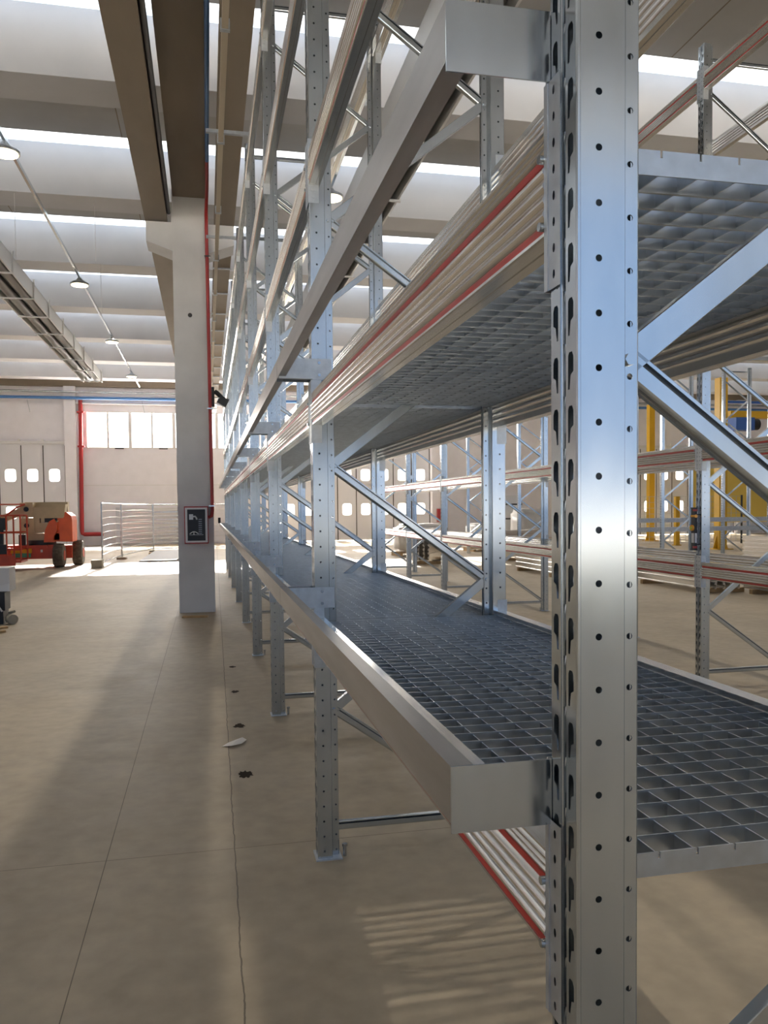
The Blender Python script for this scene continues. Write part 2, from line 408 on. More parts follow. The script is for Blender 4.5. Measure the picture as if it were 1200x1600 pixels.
# blue pipe and red pipe at the column
bp = MB().tube([(-.415, YB, 6.78), (-.415, 11.2, 6.78)], .028, 12)
tag(bp.obj('sprinkler_pipe', 'bluepipe'), 'blue pipe running along the underside of the central overhead beam', 'pipe')
rp = MB().tube([(-.415, 11.2, 6.78), (-.415, 12.3, 6.78), (-.43, 12.80, 6.60), (-.43, 12.88, 6.3), (-.42, 12.88, 3.0), (-.415, 12.88, 1.72), (-.43, 12.88, 1.62), (-.486, 12.88, 1.60)], .028, 12)
rpo = tag(rp.obj('fire_pipe', 'redpipe'), 'red pipe running down the right edge of the concrete column to the hose cabinet', 'pipe')
for z in (5.9, 3.4, 1.78): MB().box(-.47, -.37, 12.84, 12.949, z, z+.02).obj('pipe_clamp', 'galv', rpo)
# hose cabinet
hc = thing('hose_cabinet', (-.68, CY, 1.165), 'red framed fire hose cabinet with dark glass door on the concrete column', 'cabinet')
MB().box(-.195, .195, -.16, -.001, 0, .62).obj('cabinet_body', 'redpipe', hc)
MB().box(-.18, .18, -.18, -.161, .02, .05).box(-.18, .18, -.18, -.161, .57, .60).box(-.18, -.145, -.18, -.161, .05, .57).box(.145, .18, -.18, -.161, .05, .57).obj('door_frame', 'frame', hc)
MB().box(-.145, .145, -.170, -.162, .05, .57).obj('door_window', 'dark', hc)
hz = MB(); hz.box(-.115, -.05, -.176, -.171, .40, .49); hz.tube([(-.05, -.174, .45), (-.02, -.174, .455), (.0, -.174, .43), (.01, -.174, .40)], .013, 8)
hz.obj('valve', 'tray', hc)
hz = MB(); hz.tube([(-.11+.14*i/8, -.174, .165+.035*math.sin(PI*i/8)) for i in range(9)], .008, 6); hz.tube([(-.05, -.174, .17), (-.035, -.174, .17)], .02, 8)
hz.obj('hose_coil', 'tray', hc)
MB().box(-.115, .11, -.175, -.171, .145, .151).obj('shelf_line', 'tray', hc)
lb = MB()
for i in range(8): lb.box(.035, .09, -.1735, -.1708, .17+i*.033, .178+i*.033)
lb.obj('instruction_lines', 'galv_rough', hc)
# floodlight behind column
fl = thing('floodlight', (-.393, 13.4, 3.62), 'black floodlight on an arm behind the concrete column', 'floodlight')
MB().tube([(.051, 0, .15), (.1, 0, .12), (.2, 0, .02)], .04, 8).obj('arm', 'dark', fl)
MB().box(.002, .05, -.06, .06, -.12, .22).obj('bracket', 'dark', fl)
MB().obox((.12, 0, .02), (.27, 0, -.06), .16, .14).obj('lamp_head', 'dark', fl)

# ---- far wall services
fp = MB().tube([(X0+.1, YW-.45, 7.31), (36, YW-.45, 7.31)], .075, 10).obj('water_pipe', 'bluepipe'); tag(fp, 'blue horizontal pipe high along the far wall', 'pipe')
fp = MB().tube([(X0+.1, YW-.45, 7.62), (36, YW-.45, 7.55)], .05, 10).obj('conduit', 'galv'); tag(fp, 'thin grey conduit just above the blue pipe on the far wall', 'pipe')
dp = MB().tube([(-6.55, YW-.2, 7.23), (-6.62, YW-.2, .75), (-6.6, YW-.2, .62), (-6.5, YW-.2, .57), (-5.6, YW-.2, .57)], .1, 12)
dpo = tag(dp.obj('downpipe', 'redpipe'), 'red vertical downpipe beside the high windows bending right near the floor', 'pipe')
for z in (4.9, 6.6): MB().box(-6.72, -6.4, YW-.32, YW-.002, z, z+.08).obj('pipe_clamp', 'redpipe', dpo)
hk = MB()
for x in (-9.0, -3.6, 1.5): hk.obox((x, YW-.3, 7.2), (x+.12, YW-.3, 6.6), .03, .03)
struct(hk.obj('trim_6', 'galv_rough'))
rbx = tag(MB().box(11.72, 12.0, YW-.55, YW-.351, .95, 1.66).obj('extinguisher_box', 'redpipe'), 'small red box fixed low on the far wall pilaster', 'box')

# ---- radiant heater strip
HX2 = 2.16
ht = thing('radiant_heater', (-4.55, 0, 6.5), 'long suspended radiant heater with two dark tubes and pale side skirts', 'heater')
hb = MB(); hb.box(.30, .33, 8.0, 31.0, 0, .34).box(-.36, -.33, 8.0, 31.0, 0, .34).box(-.36, .33, 8.0, 31.0, .32, .34)
hb.obj('hood', 'tray', ht)
for x in (-.17, .14): MB().tube([(x, 8, .12), (x, 31, .12)], .11, 14).obj('radiant_tube', 'pipe', ht)
for y in (8.3, 10.3, 12.4, 14.4, 16.54, 18.59, 20.38, 22.38, 24.25, 26.2, 28.26, 30.5):
    MB().box(-.38, .35, y, y+.04, -.03, -.001).box(.331, .36, y, y+.05, -.03, .42).obj('hanger_frame', 'tray', ht)
index_kids(ht); copy_tree(ht, (HX2, -3, 6.5), label='second radiant heater seen overhead through the near rack')
# ---- lighting line with round lamps
def lamp_line(x, ys, y0, y1, where):
    t_ = tag(MB().box(x-.02, x+.02, y0, y1, 6.66, 6.72).obj('lighting_track', 'galv'), 'grey lighting track overhead %s' % where, 'lighting track')
    for y in ys:
        pass
    return t_
lamp_line(-3.05, (), 7.0, 33.0, 'left of the column carrying round lamps')
lp = None
lab = ['round high-bay lamp nearest the camera at the left edge', 'second round high-bay lamp on the left lighting track', 'third round high-bay lamp on the left lighting track', 'farthest small round high-bay lamp on the left lighting track']
def make_lamp(loc, label):
    r_ = thing('high_bay_lamp', loc, label, 'lamp', 'round high-bay lamps')
    b_ = MB(); b_.tube([(0, 0, 0), (0, 0, .035), (0, 0, .06), (0, 0, .10), (0, 0, .16)], [.19, .19, .15, .07, .03], 24); b_.obj('lamp_housing', 'galv_rough', r_)
    MB().tube([(0, 0, -.012), (0, 0, -.001)], .165, 24).obj('lamp_lens', 'lampglow', r_)
    return r_
lp = make_lamp((-3.05, 10.8, 6.5), lab[0]); index_kids(lp)
for y, l_ in zip((17.3, 23.3, 29.4), lab[1:]): copy_tree(lp, (-3.05, y, 6.5), label=l_)
tag(MB().box(1.43, 1.47, 5, 33, 6.66, 6.72).obj('lighting_track', 'galv'), 'grey lighting track overhead behind the near storage rack', 'lighting track')
copy_tree(lp, (1.45, 11.54, 6.5), label='round lamp seen through the upper part of the near rack')
copy_tree(lp, (1.45, 17.66, 6.5), label='round lamp seen between rack posts farther along the row')
# thin hanging wires
for i, (x, y) in enumerate(((-3.9, 11.7), (-5.4, 16.4), (-4.1, 16.4), (-3.05, 21.1), (-5.2, 21.1), (-2.6, 16.4), (1.5, 11.75), (1.5, 7.1))):
    tag(MB().tube([(x, y-.02, 6.75), (x, y-.02, 8.99)], .006, 6).obj('suspension_wire', 'frame'), 'thin white suspension wire hanging from the ceiling', 'wire', 'ceiling suspension wires')

# ------------------------------------------------------------------ rack parts
P = .075; NH = 79; ZB = .006; HP = P*NH+ZB
def upright_mesh():
    mb = MB(); z0 = ZB; c = .0395-z0
    # side walls
    for (y, s) in ((0, 1), (.09, -1)):
        holed(mb, (.004, y, z0), (1, 0, 0), (0, 0, 1), .066, P, NH, circ(.005), .027, c)
        holed(mb, (.073, y+s*.030, z0), (1, 0, 0), (0, 0, 1), .033, P, NH, circ(.0048, 8), .0215, c-.006)
        q = [(.070, y), (.0715, y+s*.003), (.072, y+s*.028), (.073, y+s*.030)]
        mb.prism(q, 'Z', z0, HP, closed=False)
        mb.prism([(.106, y+s*.030), (.108, y+s*.032), (.108, y+s*.040)], 'Z', z0, HP, closed=False)
        mb.prism([(.004, y), (.0012, y+s*.0012), (0, y+s*.004)], 'Z', z0, HP, closed=False)
    slot = [(-.0085, .018), (-.004, .025), (.005, .025), (.0085, .02), (.0085, -.027), (.0035, -.027), (.000, -.007), (-.0085, -.003)]
    holed(mb, (0, .004, z0), (0, 1, 0), (0, 0, 1), .032, P, NH, slot, .016, c)
    holed(mb, (0, .054, z0), (0, 1, 0), (0, 0, 1), .032, P, NH, [(-a, b_) for a, b_ in slot], .016, c)
    dot = [(-.002, -.02), (.002, -.02), (.002, .02), (-.002, .02)]
    mb.prism([(0, .036), (.002, .038), (.012, .041)], 'Z', z0, HP, closed=False)
    mb.prism([(0, .054), (.001, .051)], 'Z', z0, HP, closed=False)
    holed(mb, (.012, .049, z0), (-.984, .179, 0), (0, 0, 1), .0112, P, NH, [(-.003, -.018), (0, -.022), (.003, -.018), (.003, .018), (0, .022), (-.003, .018)], .0056, c-.03)
    holed(mb, (.012, .041, z0), (0, 1, 0), (0, 0, 1), .008, P, NH, dot, .004, c-.03)
    me = mb.mesh('upright', 'galv', fix=False)
    bm = bmesh.new(); bm.from_mesh(me); bmesh.ops.remove_doubles(bm, verts=bm.verts, dist=.0002); bmesh.ops.recalc_face_normals(bm, faces=bm.faces); bm.to_mesh(me); bm.free()
    return me
UPR = upright_mesh()
def solid(o, t_=.0022):
    md = o.modifiers.new('thickness', 'SOLIDIFY'); md.thickness = t_; md.offset = 0
    return o
def brace_mesh(a, b_, name='diagonal_brace', closed=False):
    """lipped channel brace between two (x,z) points; local y 0 is its camera side"""
    a = Vector((a[0], 0, a[1])); b_ = Vector((b_[0], 0, b_[1])); d = (b_-a).normalized(); n_ = Vector((-d.z, 0, d.x))
    if n_.z < 0: n_ = -n_
    prof = [(.021, 0), (.0225, .002), (.0225, .024), (.021, .025), (-.016, .025), (-.0225, .018), (-.0225, .010), (-.0215, .0065), (-.0195, .0035), (-.0165, .0012), (-.013, 0), (.008, 0), (.008, .002), (-.012, .002), (-.018, .006), (-.020, .012), (-.018, .023), (.020, .023), (.020, .002), (.016, .002), (.016, 0)]
    if closed: prof = [(.021, 0), (.0225, .0015), (.0225, .025), (.019, .025), (.019, .022), (.0205, .022), (.0205, .003), (-.0205, .003), (-.0205, .022), (-.019, .022), (-.019, .025), (-.0225, .025), (-.0225, .0015), (-.021, 0)]
    mb = MB(); k = len(prof); v = [p+n_*u+Vector((0, w_, 0)) for p in (a, b_) for (u, w_) in prof]
    mb.add(v, [(i, (i+1) % k, k+(i+1) % k, k+i) for i in range(k)])
    return mb.mesh(name, 'galv')
FZ = [.17, .733, 1.354, 1.932, 2.545, 3.112, 3.736, 4.30, 4.92, 5.50]
D = .98
def make_frame(label, depth=D, group='upright frames of the near rack'):
    r_ = thing('rack_ladder', (0, 0, 0), label, 'rack frame', group)
    a = solid(link('upright', UPR, r_)); b_ = solid(link('upright', UPR, r_)); b_.location = (depth, .09, 0); b_.rotation_euler = (0, 0, PI)
    xa, xb = .092, depth-.092
    for i in range(len(FZ)-1):
        p1 = (xb if i % 2 == 0 else xa, FZ[i]); p2 = (xa if i % 2 == 0 else xb, FZ[i+1])
        o = link('diagonal_brace', brace_mesh(p1, p2, closed=(i % 2 == 1)), r_); o.location = (0, .032, 0)
    for z in (.148, 5.80):
        o = link('horizontal_brace', brace_mesh((xa, z), (xb, z), 'horizontal_brace'), r_); o.location = (0, .032, 0)
    for x in (0, depth):
        s = 1 if x == 0 else -1
        MB().box(min(x-.012*s, x+.118*s), max(x-.012*s, x+.118*s), -.02, .11, 0, ZB).obj('foot_plate', 'galv_rough', r_)
        MB().tube([(x+.135*s, .02, 0), (x+.135*s, .02, .05)], .009, 8).tube([(x+.135*s, .02, .05), (x+.135*s, .02, .062)], .014, 6).obj('anchor_bolt', 'galv', r_)
    for i, z in enumerate(FZ):
        x = xa if i % 2 else xb
        MB().tube([(x, .020, z), (x, .030, z)], .009, 6).obj('bolt', 'galv', r_)
    return r_
L = 2.862; NB = 8
ORD = ['first', 'second', 'third', 'fourth', 'fifth', 'sixth', 'seventh', 'eighth', 'ninth']
FA = make_frame('slotted galvanised upright frame of the near rack, closest to the camera'); index_kids(FA)
for k in range(1, NB+1):
    copy_tree(FA, (0, k*L, 0), label='galvanised upright frame of the near rack, %s counting from the camera' % ORD[k])

# ---- beams with red stripes
BH = .158
def rib(z0, z1, n_, amp=.0085, seg=8):
    o = []
    for i in range(n_*seg+1):
        t_ = i/(n_*seg); o.append((-amp*abs(math.sin(PI*n_*t_))**.8, z0+(z1-z0)*t_))
    return o
def make_beam(label, red, length=L-.10, group=None):
    r_ = thing('rack_crossbar', (0, 0, 0), label, 'rack beam', group)
    g = .0015
    prof = [(0, 0), (-.003, .002), (-.003, .007), (g, .008), (g, .020)]+rib(.022, .105, 4)+[(g, .107), (g, .119)]+rib(.121, BH-.004, 3, .005, 5)+[(0, BH), (.050, BH)]+[(.050-x_, z_) for x_, z_ in rib(.022, .135, 4, .006)[::-1]]+[(.050, 0), (.030, 0), (.029, .003), (.026, .003), (.025, 0)]
    mb = MB(); mb.prism(prof, 'Y', 0, length); mb.obj('beam_body', 'beam', r_)
    if red:
        for z in (.0082, .1072):
            MB().box(-.0015, .0014, .012, length-.012, z, z+.0116).obj('red_stripe', 'red', r_)
    # end connectors
    for s, y in ((0, 0), (1, length)):
        cm = MB(); sg = -1 if s == 0 else 1
        hole = [(q[0], q[1]) for q in circ(.0045, 10)]
        # aisle plate (x = -.004) .040 wide, four holes + four slots
        y0 = y+sg*.052 if sg < 0 else y+.012
        holed(cm, (-.004, y0, -.084), (0, 1, 0), (0, 0, 1), .040, .0375, 8, [(q[0]*.9, q[1]*1.5) for q in circ(.0045, 10)], .022 if sg < 0 else .018, .02)
        cm.box(-.006, -.0035, y+sg*.012 if sg < 0 else y, y if sg < 0 else y+.012, -.084, .216)
        cm.box(-.004, .045, y-.002, y+.002, -.084, .216)
        cm.obj('connector', 'galv_rough', r_, fix=False)
        if s == 1:
            MB().box(.006, .030, length-.0045, length-.002, -.03, -.004).box(.012, .024, length-.0045, length-.002, -.062, -.050).obj('locking_clip', 'galv_rough', r_)
        # lug on the side face of the post
        if s == 1:
            MB().box(.0, .046, length+.096, length+.099, -.10, .0).obj('locking_lug', 'galv', r_) if False else None
    for z in (.0145, .113):
        MB().tube([(-.012, .006, z), (-.001, .006, z)], .007, 8).obj('bolt', 'galv', r_)
    return r_
LV = [1.035, 2.125, 3.262, 4.372, 5.512]
LVN = ['lower grating level', 'upper grating level', 'third level', 'fourth level', 'top level']
BA = make_beam('x', True); index_kids(BA)
BP = make_beam('y', False); index_kids(BP)
first = {True: True, False: True}
def place_beam(loc, rz, label, red, group):
    src = BA if red else BP
    if first[red]: first[red] = False; o = src; o.location = loc; o.rotation_euler = (0, 0, rz); o['label'] = label
    else: o = copy_tree(src, loc, rz, label)
    o['group'] = group
    return o
for k in range(NB):
    for li, z in enumerate(LV):
        place_beam((0, k*L+.10, z), 0, 'aisle-side ribbed beam of bay %s of the near rack, %s' % (('one two three four five six seven eight').split()[k], LVN[li]), True, 'aisle-side beams of the near rack')
        place_beam((D, (k+1)*L, z), PI, 'rear ribbed beam of bay %s of the near rack, %s' % (('one two three four five six seven eight').split()[k], LVN[li]), False, 'rear beams of the near rack')

# lugs on post side faces below each beam (beam retaining tabs seen on the side of the posts)
# ---- outboard edge channels
def make_channel(label):
    r_ = thing('edge_channel', (0, 0, 0), label, 'shelf edge channel', 'edge channels along the aisle')
    a, b_ = .085, L+.075
    pr_ = [(0, .014), (0, .1), (.035, .1), (.035, .0975), (.0025, .0975), (.0025, .0165), (.035, .0165), (.035, .014)]
    mb = MB(); mb.prism(pr_, 'Y', a+.003, b_); mb.obj('channel', 'channel', r_)
    MB().box(0, .158, a, a+.003, 0, .1).box(.155, .24, .093, .096, .0, .1).obj('end_plate', 'galv', r_)
    br = MB().box(.003, .255, L-.003, L-.0005, .0, .1); br.box(.003, .16, L-.03, L-.003, .0, .003)
    bo = br.obj('bracket', 'galv_rough', r_)
    for z in (.022, .08): MB().tube([(.195, L-.010, z), (.195, L-.003, z)], .008, 6).obj('bolt', 'galv', bo)
    return r_
CA = make_channel('z'); index_kids(CA); fc = True
for k in range(NB):
    for li, dz in ((0, 1.243), (1, 2.342)):
        lb_ = 'folded steel edge channel of bay %s jutting into the aisle, %s' % (('one two three four five six seven eight').split()[k], LVN[li])
        if fc: fc = False; CA.location = (-.16, k*L, dz); CA['label'] = lb_
        else: copy_tree(CA, (-.16, k*L, dz), label=lb_)

# ---- gratings
def make_grating():
    mb = MB(); y0, y1 = .0, L-.106; x0, x1 = .0, .876; h = .038; p = .0655; t_ = .0022
    ny = int((y1-y0)/p)
    for i in range(1, ny): y = y0+(y1-y0)*i/ny; mb.box(x0, x1, y-t_/2, y+t_/2, .003, h).box(x0, x1, y-.003, y+.003, 0, .003)
    nx = 13
    for i in range(1, nx): x = x0+(x1-x0)*i/nx; mb.box(x-t_/2, x+t_/2, y0+.008, y1, .004, h-.0045)
    mb.box(x0, x1, y1-.003, y1, 0, h)
    mb.box(x0, x0+.003, y0, y1, 0, h).box(x1-.003, x1, y0, y1, 0, h).box(x0-.0, x0+.03, y0, y1, 0, .003).box(x1-.03, x1, y0, y1, 0, .003)
    # near end bar with notches
    xs = [x0]+[x0+(x1-x0)*i/nx for i in range(1, nx)]+[x1]
    mb.box(x0, x1, y0, y0+.003, 0, h-.011)
    for a, b_ in zip(xs[:-1], xs[1:]): mb.box(a+.0022, b_-.0022, y0, y0+.003, h-.011, h)
    return mb.mesh('grating_shelf', 'grate', fix=False)
GM = make_grating()
for k in range(NB):
    for li in (0, 1):
        g_ = link('grating_shelf', GM); g_.location = (.052, k*L+.10, LV[li]+.102)
        tag(g_, 'open steel grating shelf in bay %s of the near rack, %s' % (('one two three four five six seven eight').split()[k], LVN[li]), 'grating shelf', 'steel grating shelves')

# ------------------------------------------------------------------ second rack row, to the right
XB, YB0 = 4.0, 5.73
NBB = 6
for k in range(-1, NBB):
    nm = {-1: 'cut off by the right edge', 0: 'holding the spirit level'}.get(k, '%s behind the one with the spirit level' % ORD[k-1])
    o = copy_tree(FA, (XB, YB0+k*L, 0), label='upright frame of the second rack, %s' % nm); o['group'] = 'upright frames of the second rack'
for k in range(-2, NBB-1):
    nn = {-2: 'bay nearest the camera', -1: 'bay just nearer than the spirit level', 0: 'bay just beyond the spirit level'}.get(k, '%s bay beyond the spirit level' % ORD[k])
    for li, z in enumerate(LV):
        if k == -2 and li < 5: continue
        place_beam((XB, YB0+k*L+.10, z), 0, 'front beam of the second rack, %s, %s' % (nn, LVN[li].replace('grating ', 'shelf ')), True, 'front beams of the second rack')
        place_beam((XB+D, YB0+(k+1)*L, z), PI, 'rear beam of the second rack, %s, %s' % (nn, LVN[li].replace('grating ', 'shelf ')), False, 'rear beams of the second rack')
# spirit level standing against the post
sl = thing('spirit_level', (XB-.05, YB0+.045, 1.30), 'black spirit level with amber vials strapped upright to a rack post', 'spirit level')
MB().box(-.012, .012, -.03, .03, .012, .388).obj('level_body', 'dark', sl)
MB().box(-.014, .014, -.034, .034, 0, .012).box(-.014, .014, -.034, .034, .388, .40).obj('end_cap', 'dark', sl)
for z, m_ in ((.365, 'redpipe'), (.02, 'redpipe')): MB().box(-.013, .013, -.0315, .0, z, z+.02).obj('end_vial', m_, sl)
MB().tube([(-.0, -.033, .32), (0, .033, .32)], .016, 10).obj('vial', 'amber', sl)
MB().box(-.013, -.012, -.02, .02, .07, .16).box(-.01, .01, -.032, -.0301, .07, .16).obj('label_plate', 'tray', sl)
MB().tube([(-.03, .0, .21), (-.013, .0, .21)], .028, 12).obj('dial_vial', 'amber', sl)
MB().tube([(-.034, .0, .21), (-.031, .0, .21)], .013, 12).obj('dial_center', 'lime', sl)
MB().box(.012, .048, -.02, .02, .05, .06).box(.012, .048, -.02, .02, .33, .34).obj('strap', 'dark', sl)

# ------------------------------------------------------------------ far racks
gC = 'distant rack frames'
def far_frame(x, y, rz, label):
    o = copy_tree(FA, (x, y, 0), rz, label); o['group'] = gC; return o
far_frame(9.0, 22.9, 0, 'distant upright frame behind the second rack, beside the wrapped pallets')
far_frame(9.0, 28.0, 0, 'distant upright frame behind the second rack, nearer the red wall box')
far_frame(11.9, 19.5, 0, 'distant upright frame right of the near post, beside the thin yellow column')
far_frame(15.0, 21.2, 0, 'distant upright frame between the yellow columns, left one')
far_frame(15.4, 19.6, 0, 'distant upright frame just right of the spirit level post')
far_frame(16.4, 18.6, 0, 'distant upright frame near the right edge, in front of the yellow panel')
far_frame(18.6, 19.6, 0, 'distant upright frame cut by the right edge of the picture')
for i, (x, y, z) in enumerate(((9, 23, 1.0), (15.0, 19.75, 5.5), (12, 19.6, 5.5), (12, 19.6, 1.05), (12, 19.6, 1.25))):
    pass
# long dark horizontal rails of the far rack row
for z, l_ in ((.95, 'lower of two long grey rails behind the second rack'), (1.22, 'upper of two long grey rails behind the second rack')):
    tag(MB().box(11.5, 18.6, 20.6, 20.7, z, z+.13).obj('guard_rail', 'galv_rough'), l_, 'rail')
tag(MB().box(11.8, 19.0, 20.4, 20.46, 6.0, 6.12).obj('top_rail', 'galv'), 'pale rail joining the tops of the distant rack frames', 'rail')

# yellow structures and blue hoist
def ycol(x, y, w_, h, label, base=True):
    r_ = thing('yellow_post', (x, y, 0), label, 'column', 'yellow steel columns')
    MB().box(-w_/2, w_/2, -w_/2, w_/2, 0, h).obj('shaft', 'yellow', r_)
    if base:
        MB().box(-w_, w_, -w_, w_, 0, .03).obj('foot_plate', 'yellow', r_)
        for s in (-1, 1):
            MB().prism([(s*w_/2, .03), (s*w_*.95, .03), (s*w_/2, .55)], 'Y', -.015, .015).obj('gusset', 'yellow', r_)
    return r_
ycol(20.6, 34.9, .28, 6.6, 'thin yellow column at the back, left of the spirit level post')
ycol(18.95, 27.0, .34, 6.6, 'wide yellow column just right of the spirit level post')
yb = thing('yellow_bollard', (19.2, 30.4, 0), 'short yellow fence post standing left of the spirit level post', 'bollard')
MB().box(-.09, .09, -.09, .09, 0, 2.1).obj('post', 'yellow', yb); MB().box(-.14, .14, -.14, .14, 0, .03).obj('foot_plate', 'yellow', yb)
tag(MB().box(21.5, 26.5, 30.0, 30.4, 5.45, 5.75).obj('crane_girder', 'yellow'), 'yellow overhead crane girder at the right edge', 'crane girder')
tag(MB().box(21.4, 26.5, 30.9, 31.0, 6.2, 6.3).obj('festoon_rail', 'blue'), 'blue horizontal rail above the yellow crane girder', 'rail')
hb_ = thing('hoist', (22.0, 30.0, 4.9), 'blue hoist machine hanging under the yellow crane girder', 'hoist')
MB().box(-.45, .45, -.3, .3, 0, .54).obj('hoist_body', 'blue', hb_); MB().tube([(.45, 0, .27), (.8, 0, .27)], .24, 14).obj('hoist_motor', 'dark', hb_)
yc = thing('strip_curtain', (24.0, 33.0, 0), 'large yellow curtain panel at the far right behind the racks', 'curtain')
MB().box(-2.4, 4.0, -.03, .03, .9, 4.4).obj('curtain_sheet', 'yellowcurtain', yc); MB().box(-2.5, 4.1, -.06, .06, 4.4, 4.5).box(-2.5, -2.4, -.06, .06, 0, 4.4).obj('curtain_frame', 'galv_rough', yc)
# mesh guard fence behind
mf = thing('mesh_guard', (16.5, 31.0, 0), 'fine wire mesh guard fence between the yellow posts', 'fence')
wm = MB()
for i in range(26): wm.box(i*.25, i*.25+.012, -.006, .006, .1, 2.1)
for i in range(9): wm.box(0, 6.3, -.006, .006, .1+i*.25, .112+i*.25)
wm.obj('mesh', 'galv_rough', mf); MB().box(0, .06, -.03, .03, 0, 2.15).box(6.25, 6.31, -.03, .03, 0, 2.15).obj('post', 'dark', mf)

# ------------------------------------------------------------------ stacks of spare beams on the floor
cprof = [(0, 0), (0, .025), (.038, .032), (.038, .085), (0, .092), (0, .118), (.05, .118), (.05, 0)]
SB = MB().prism(cprof, 'Y', 0, 2.7).mesh('spare_beam', 'beam')
BLK = MB().box(0, 1.0, 0, .1, 0, .09).mesh('timber_block', 'wood')
def stack(x, y, layers, cols, where, rz=0, sz=1):
    base = Matrix.Translation((x, y, 0)) @ Matrix.Rotation(rz, 4, 'Z')
    for j, nf in ((.2, 'near'), (2.3, 'far')):
        o = link('timber_bearer', BLK); o.matrix_world = base @ Matrix.Translation((-.05, j, 0)); tag(o, '%s timber bearer under the stack %s' % (nf, where), 'timber block', 'bearers under the spare beam stacks')
    for i in range(layers):
        for c in range(cols):
            o = link('spare_crossbar', SB); o.matrix_world = base @ Matrix.Translation((c*.16+.01*(i % 2), random.uniform(-.03, .03), .09+i*.122*sz)) @ Matrix.Diagonal((1, 1, sz, 1))
            tag(o, 'spare steel beam in the stack %s' % where, 'steel beam', 'spare beams %s' % where)
stack(9.75, 10.35, 13, 4, 'at the right edge behind the second rack', sz=.65)
stack(8.9, 12.9, 2, 5, 'just right of the near post')
stack(7.7, 17.2, 3, 5, 'between the near and rear posts')
stack(5.6, 23.0, 8, 4, 'beyond the second rack', rz=-.5)
stack(8.4, 24.0, 7, 4, 'next to the wrapped pallets', rz=-.9)
tag(MB().tube([(9.7, 11.0, .12), (10.2, 11.0, .12)], .12, 12).obj('black_bag', 'dark'), 'black bag on the floor under the second rack', 'bag')
# wrapped pallets
def pallet(x, y, w_, d_, h, label, rz=0):
    r_ = thing('wrapped_pallet', (x, y, 0), label, 'pallet', 'wrapped pallets', rz)
    pm = MB()
    for i in range(5): pm.box(-w_/2, w_/2, -d_/2+i*(d_-.12)/4, -d_/2+.12+i*(d_-.12)/4, .11, .14)
    for i in range(3): pm.box(-w_/2+i*(w_-.1)/2, -w_/2+.1+i*(w_-.1)/2, -d_/2, d_/2, 0, .11)
    pm.obj('pallet_base', 'wood', r_)
    bm = bmesh.new(); bmesh.ops.create_cube(bm, size=1)
    bmesh.ops.bevel(bm, geom=bm.edges[:], offset=.12, segments=3, affect='EDGES')
    bmesh.ops.subdivide_edges(bm, edges=bm.edges[:], cuts=2, use_grid_fill=True)
    for v in bm.verts:
        v.co = Vector((v.co.x*w_*.95, v.co.y*d_*.95, (v.co.z+.5)*h+.14))
        v.co += Vector((random.uniform(-.02, .02), random.uniform(-.02, .02), random.uniform(-.02, .02) if v.co.z > .3 else 0))
    me = bpy.data.meshes.new('wrapped_load'); bm.to_mesh(me); bm.free(); me.materials.append(M['plasticwrap'])
    for p_ in me.polygons: p_.use_smooth = True
    link('wrapped_load', me, r_)
    return r_
pallet(12.2, 30.0, 1.2, 1.0, 1.5, 'tall pallet load in white wrap seen between near and rear posts', .2)
pallet(10.2, 29.5, 1.4, 1.0, .95, 'wide low pallet load in white wrap right of the rear post', .1)
pallet(10.9, 21.5, 1.1, .9, .5, 'low pallet load in white wrap closest to the near post', .5)
pallet(7.0, 27.5, 1.8, 1.0, 1.0, 'white wrapped pallet load left of the rear post', .1)
ec = thing('control_cabinet', (11.9, 31.5, 0), 'tall grey slatted crate among the wrapped pallets', 'crate')
MB().box(-.5, .5, -.4, .4, 0, 2.2).obj('crate_body', 'tray', ec)
MB().box(-.52, .52, -.42, -.401, .6, .66).box(-.52, .52, -.42, -.401, 1.2, 1.26).box(-.52, .52, -.42, -.401, 1.8, 1.86).obj('crate_band', 'dark', ec)

# ------------------------------------------------------------------ temporary fence
def fence(a, b_, label, h=2.0, foot_at=(0, 1), wires=8):
    a = Vector((a[0], a[1], 0)); b_ = Vector((b_[0], b_[1], 0)); d = b_-a; ln = d.length
    r_ = thing('temporary_fence', a, label, 'fence panel', 'temporary fence panels', math.atan2(d.y, d.x))
    MB().tube([(0, 0, .08), (0, 0, h)], .024, 8).obj('post', 'galv', r_)
    MB().tube([(ln, 0, .08), (ln, 0, h)], .024, 8).obj('post', 'galv', r_)
    MB().tube([(0, 0, h-.04), (ln, 0, h-.04)], .024, 8).obj('top_rail', 'galv', r_)
    MB().tube([(0, 0, .14), (ln, 0, .14)], .02, 8).obj('bottom_rail', 'galv', r_)
    wm = MB()
    for i in range(1, wires): z = .14+(h-.2)*i/wires; wm.tube([(0, 0, z), (ln/3, .01, z+.03), (2*ln/3, -.01, z+.03), (ln, 0, z)], .009, 5, caps=False)
    for i in range(1, int(ln/.16)): wm.box(i*.16-.002, i*.16+.002, -.002, .002, .14, h-.06)
    wm.obj('wire_mesh', 'frame', r_)
    return r_
fence((-3.70, 25.4), (-3.50, 29.2), 'first temporary fence panel, nearest, running away behind its concrete foot')
fence((-3.50, 29.35), (-2.72, 34.0), 'second temporary fence panel, behind the first and angled right')
fence((-2.70, 34.1), (.9, 34.3), 'third temporary fence panel, parallel to the far wall behind the column')
for i, (x, y) in enumerate(((-3.80, 25.1), (-3.5, 29.27), (-2.7, 34.05), (.9, 34.3))):
    if i == 3: continue
    tag(MB().box(x-.16, x+.16, y-.32, y+.12, 0, .075 if i else .24).obj('concrete_block', 'concretefoot'), ['pale concrete block in front of the first fence post', 'concrete foot between first and second fence panels', 'concrete foot at the far fence corner'][i], 'fence foot', 'fence feet')
